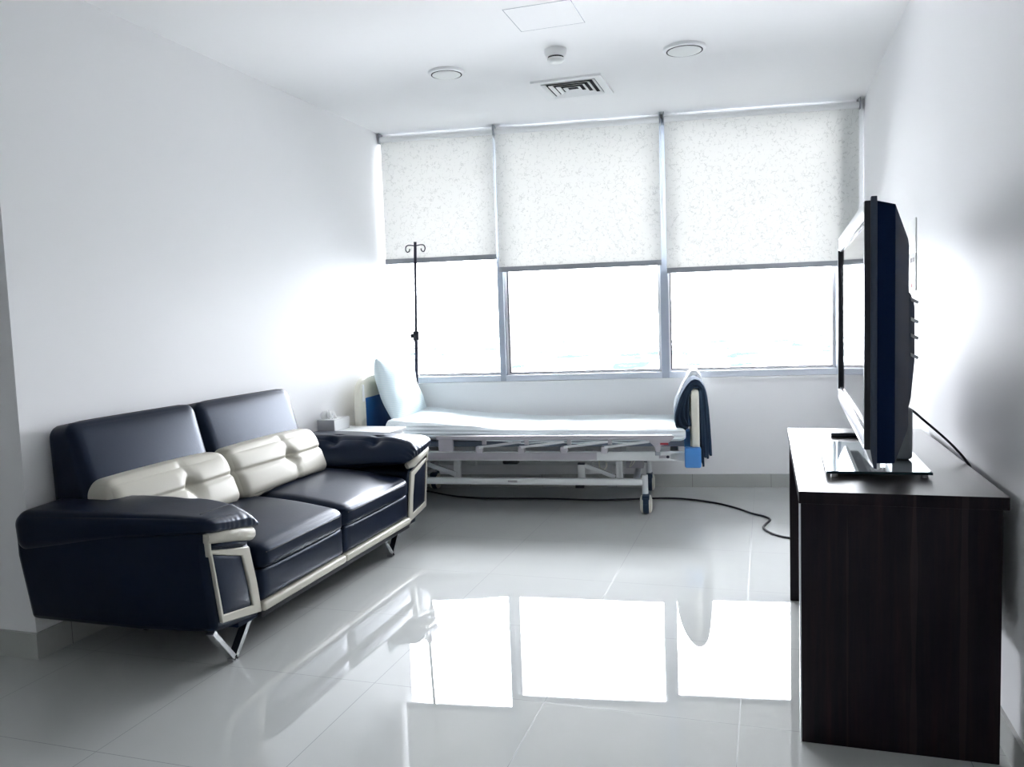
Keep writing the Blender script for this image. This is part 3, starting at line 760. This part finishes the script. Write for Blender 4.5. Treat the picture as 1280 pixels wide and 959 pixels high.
lay = [
 ([(.272, .545), (.262, .62), (.268, .72), (.288, .775), (.306, .780), (.326, .770), (.336, .70), (.340, .55), (.343, .40), (.345, .300)], .012),
 ([(.262, .545), (.240, .60), (.240, .67), (.262, .745), (.292, .790), (.318, .790), (.342, .765), (.350, .66), (.355, .50), (.358, .350)], .013),
 ([(.258, .533), (.225, .545), (.212, .60), (.220, .665), (.248, .745), (.288, .803), (.322, .802), (.352, .760), (.364, .65), (.370, .50), (.374, .345)], .013),
 ([(.250, .530), (.205, .532), (.188, .560), (.190, .61), (.210, .68), (.240, .755), (.284, .814), (.326, .812), (.360, .760), (.376, .65), (.384, .50), (.389, .365)], .013)]
for k, (p_, th) in enumerate(lay): layer(bm, p_, V0+.004*k, V1-.01*k, th, 10, .0025, k*1.7)
drape(bm, V0+.022, V1-.03, [(.268, .540), (.215, .536), (.196, .556), (.196, .61), (.216, .68), (.244, .748), (.270, .785), (.272, .74), (.270, .65)], 3, 10, .002)
drape(bm, V0+.020, V1-.03, [(.345, .40), (.342, .60), (.338, .74), (.352, .74), (.364, .60), (.376, .42), (.360, .36)], 5, 10, .002)
o = build('draped_towel', inbed(bm), m_navycloth, smooth='full')
recenter(o); tag(o, 'navy blue towel folded over the near half of the footboard', 'towel')
bm = NB()
drape(bm, .36, .66, [(.268, .560), (.210, .552), (.178, .570), (.178, .63), (.205, .70), (.240, .770), (.275, .832), (.305, .850), (.336, .838), (.364, .765), (.384, .66), (.396, .56), (.380, .545), (.345, .56), (.338, .68), (.332, .785), (.305, .800), (.276, .790), (.270, .70)], 2, 12, .003)
o = build('draped_blanket', inbed(bm), m_whitecloth, smooth='full')
recenter(o); tag(o, 'white blanket folded over the footboard behind the navy towel', 'blanket')

# ------------------------------------------------------------------ floor cord
pts = [(-2.50, 5.25, .006), (-2.34, 5.262, .006), (-2.19, 5.19, .006), (-2.038, 5.133, .006), (-1.85, 5.115, .006), (-1.662, 5.142, .006), (-1.40, 5.17, .006), (-1.121, 5.175, .006), (-.92, 5.225, .006), (-.708, 5.291, .006), (-.60, 5.31, .006), (-.501, 5.295, .006), (-.40, 5.26, .006), (-.292, 5.196, .006),
       (-.18, 5.09, .006), (-.093, 4.976, .006), (-.02, 4.91, .006), (.010, 4.84, .006), (-.012, 4.74, .006), (-.026, 4.66, .006), (-.005, 4.58, .006), (.05, 4.50, .006), (.116, 4.462, .006), (.22, 4.45, .006), (.40, 4.40, .006), (.58, 4.2, .006)]
o = build('power_cord', tube(NB(), catmull(pts, 6), .006, 8), m_cord); tag(o, 'black power cord trailing across the floor tiles under the bed', 'cord')

# ------------------------------------------------------------------ desk
DX0, DX1, DY0, DY1, DZ = .083, .588, 2.330, 3.560, .722
DK = thing('desk', 'dark walnut desk with panel sides against the right wall under the television', 'desk', ((DX0+DX1)/2, (DY0+DY1)/2, 0))
build('desktop', box(NB(), DX0-.002, DX1+.006, DY0-.004, DY1+.02, DZ-.034, DZ-.001, .001), m_wood, DK)
build('top_veneer', box(NB(), DX0-.002, DX1+.006, DY0-.004, DY1+.02, DZ-.0012, DZ), m_woodtop, DK, smooth=False)
build('side_panel', box(NB(), DX0+.003, DX1-.008, DY0, DY0+.036, 0, DZ-.034, .0015), m_wood, DK)
build('side_panel', box(NB(), DX0+.003, DX1-.008, DY1-.064, DY1-.028, 0, DZ-.034, .0015), m_wood, DK)
build('edge_strip', box(NB(), DX0-.001, DX0+.003, DY0+.001, DY0+.035, 0, DZ-.034), m_silver, DK, smooth=False)
build('back_panel', box(NB(), DX1-.05, DX1-.03, DY0+.036, DY1-.064, .34, DZ-.034, .001), m_wood, DK)
dw = build('drawer', box(NB(), DX0+.03, DX0+.05, DY0+.04, DY1-.07, .58, DZ-.038, .0015), m_wood, DK)
build('handle', tube(NB(), [(DX0+.022, 2.85, .63), (DX0+.022, 3.05, .63)], .005), m_chrome, dw)

# ------------------------------------------------------------------ television on its glass stand
TY0, TY1 = 2.220, 3.420
def fx(y): return .238+(.270-.238)*(y-TY0)/(TY1-TY0)
TV = thing('television', 'flat-screen television with dark blue back on the walnut desk', 'television', (.31, 2.82, DZ))
def shear(bm):
    for v in bm.verts: v.co.x += fx(v.co.y)-.238
    return bm
def yprism(pts, y0, y1, bev=0.): return prism(NB(), pts, 'y', y0, y1, bev)
Z0, Z1 = .858, 1.493
build('bezel_side', shear(box(NB(), .236, .2615, TY0, TY0+.022, Z0, Z1-.004, .003)), m_blk, TV)
build('bezel_side', shear(box(NB(), .236, .2615, TY1-.022, TY1, Z0+.02, Z1-.006, .003)), m_blk, TV)
build('bezel_top', shear(box(NB(), .237, .2615, TY0+.022, TY1-.003, Z1-.050, Z1-.002, .003)), m_silver, TV)
build('bezel_gap', shear(box(NB(), .243, .250, TY0+.022, TY1-.02, Z1-.054, Z1-.049)), m_blk, TV, smooth=False)
build('bezel_gap', shear(box(NB(), .243, .250, TY0+.022, TY1-.02, .907, .912)), m_blk, TV, smooth=False)
build('screen', shear(box(NB(), .247, .2615, TY0+.02, TY1-.02, .905, Z1-.048)), m_screen, TV, smooth=False)
build('bezel_bottom', shear(prism(NB(), [(.236, .906), (.236, .868), (.246, .838), (.262, .806), (.274, .806), (.274, .906)], 'y', TY0+.004, TY1, .003)), m_silver, TV)
build('rim', shear(prism(NB(), [(.2505, Z1-.006), (.2505, .86), (.258, .81), (.266, .808), (.266, Z1+.006), (.2515, Z1+.006)], 'y', TY0-.002, TY0+.02, .002)), m_grey if False else mat('tv_rim', (.03, .045, .075), .35), TV)
# back shell: frustum with a deeper centre
bm = NB()
def ringv(x, y0, y1, z0, z1, c=.02):
    return [bm.verts.new((x, y, z)) for y, z in ((y0+c, z0), (y1-c, z0), (y1, z0+c), (y1, z1-c), (y1-c, z1), (y0+c, z1), (y0, z1-c), (y0, z0+c))]
R_ = [ringv(.262, TY0, TY1-.002, .822, Z1-.004, .004), ringv(.308, TY0+.004, TY1-.01, .822, Z1-.016, .004), ringv(.370, TY0+.25, TY1-.35, .868, 1.408, .02)]
fs = [bm.faces.new(R_[0]), bm.faces.new(R_[-1][::-1])]
for A, B in zip(R_, R_[1:]):
    for i in range(8): fs.append(bm.faces.new((A[i], B[i], B[(i+1) % 8], A[(i+1) % 8])))
bmesh.ops.recalc_face_normals(bm, faces=fs)
back = build('back_shell', shear(bm), m_tvblue, TV, bevel=.003)
bm = NB()
R_ = [ringv(.366, 2.52, 3.06, .850, 1.285, .03), ringv(.395, 2.66, 3.02, .862, 1.275, .03), ringv(.425, 2.74, 3.00, .92, 1.262, .02), ringv(.441, 2.78, 2.98, 1.03, 1.235, .02)]
fs = [bm.faces.new(R_[0]), bm.faces.new(R_[-1][::-1])]
for A, B in zip(R_, R_[1:]):
    for i in range(8): fs.append(bm.faces.new((A[i], B[i], B[(i+1) % 8], A[(i+1) % 8])))
bmesh.ops.recalc_face_normals(bm, faces=fs)
build('rear_housing', bm, m_tvblue, TV, bevel=.004)
for zz in (1.235, 1.175, 1.125, 1.065):  # small white bars added in place of reflected highlights on the vents
    build('vent_glint', bar(NB(), (.408, 2.736, zz+.016), (.444, 2.745, zz-.004), .009, .009), m_white, TV, smooth=False)
build('stand_neck', box(NB(), .372, .432, 2.74, 2.90, .742, .905, .012, 3), m_grey, TV)
build('neck_bracket', box(NB(), .33, .392, 2.70, 2.94, .80, .90, .004), m_blk, TV)
gb = build('stand_base', prism(NB(), [(.168, 2.540), (.452, 2.552), (.458, 3.085), (.182, 3.120)], 'z', .7330, .7405), m_gbase, TV, smooth=False)
o4 = [(.166, 2.537), (.4545, 2.549), (.4605, 3.088), (.180, 3.123)]; i4 = [(.169, 2.541), (.451, 2.553), (.457, 3.084), (.183, 3.119)]
build('glass_edge', ringprism(NB(), o4, i4, 'z', .7325, .7400), m_gedge, gb, smooth=False)
for x, y in ((.19, 2.56), (.435, 2.57), (.20, 3.09), (.44, 3.06)):
    build('rubber_foot', lathe(NB(), [(.010, 0), (.010, .0115)], (x, y, DZ-.0005), n=16), m_silver, gb)
rc = build('remote_control', box(NB(), .236, .345, 3.335, 3.385, DZ, DZ+.016, .004), m_blk); recenter(rc)
tag(rc, 'small flat black box lying on the desk behind the glass stand', 'remote control')
pts = [(.41, 2.90, .900), (.455, 2.94, .878), (.50, 2.97, .838), (.55, 2.93, .790), (.580, 2.87, .755), (.598, 2.83, .727), (.6065, 2.80, .700), (.607, 2.72, .60), (.6065, 2.60, .45), (.605, 2.52, .30)]
o = build('television_cable', tube(NB(), catmull(pts, 6), .0042, 8), m_cord); tag(o, 'black cable running from the television down behind the desk', 'cable')
# power adaptor hanging in the gap
ad = thing('wall_socket', 'low wall socket with a plug behind the desk', 'socket', (XR-.006, 2.50, .33)) if False else None

# sockets on the right wall
SO = thing('wall_socket', 'white wall plate with socket outlets behind the television', 'socket', (XR, 3.97, 1.285))
build('blank_plate', box(NB(), XR-.005, XR, 3.874, 4.05, 1.452, 1.600, .003), m_white, SO)
pt = build('socket_plate', box(NB(), XR-.006, XR, 3.868, 4.05, 1.286, 1.448, .003), m_white, SO)
for dy in (3.885, 3.94):
    bm = NB()
    for y, z in ((dy+.008, 1.41), (dy+.034, 1.41)): box(bm, XR-.0068, XR-.0045, y, y+.012, z, z+.020)
    box(bm, XR-.0068, XR-.0045, dy+.02, dy+.028, 1.365, 1.385)
    build('pin_holes', bm, mat('socket_hole', (.12, .07, .08), .6), pt, smooth=False)
    build('switch', box(NB(), XR-.0085, XR-.0045, dy+.008, dy+.036, 1.30, 1.318, .001), m_red, pt, smooth=False)
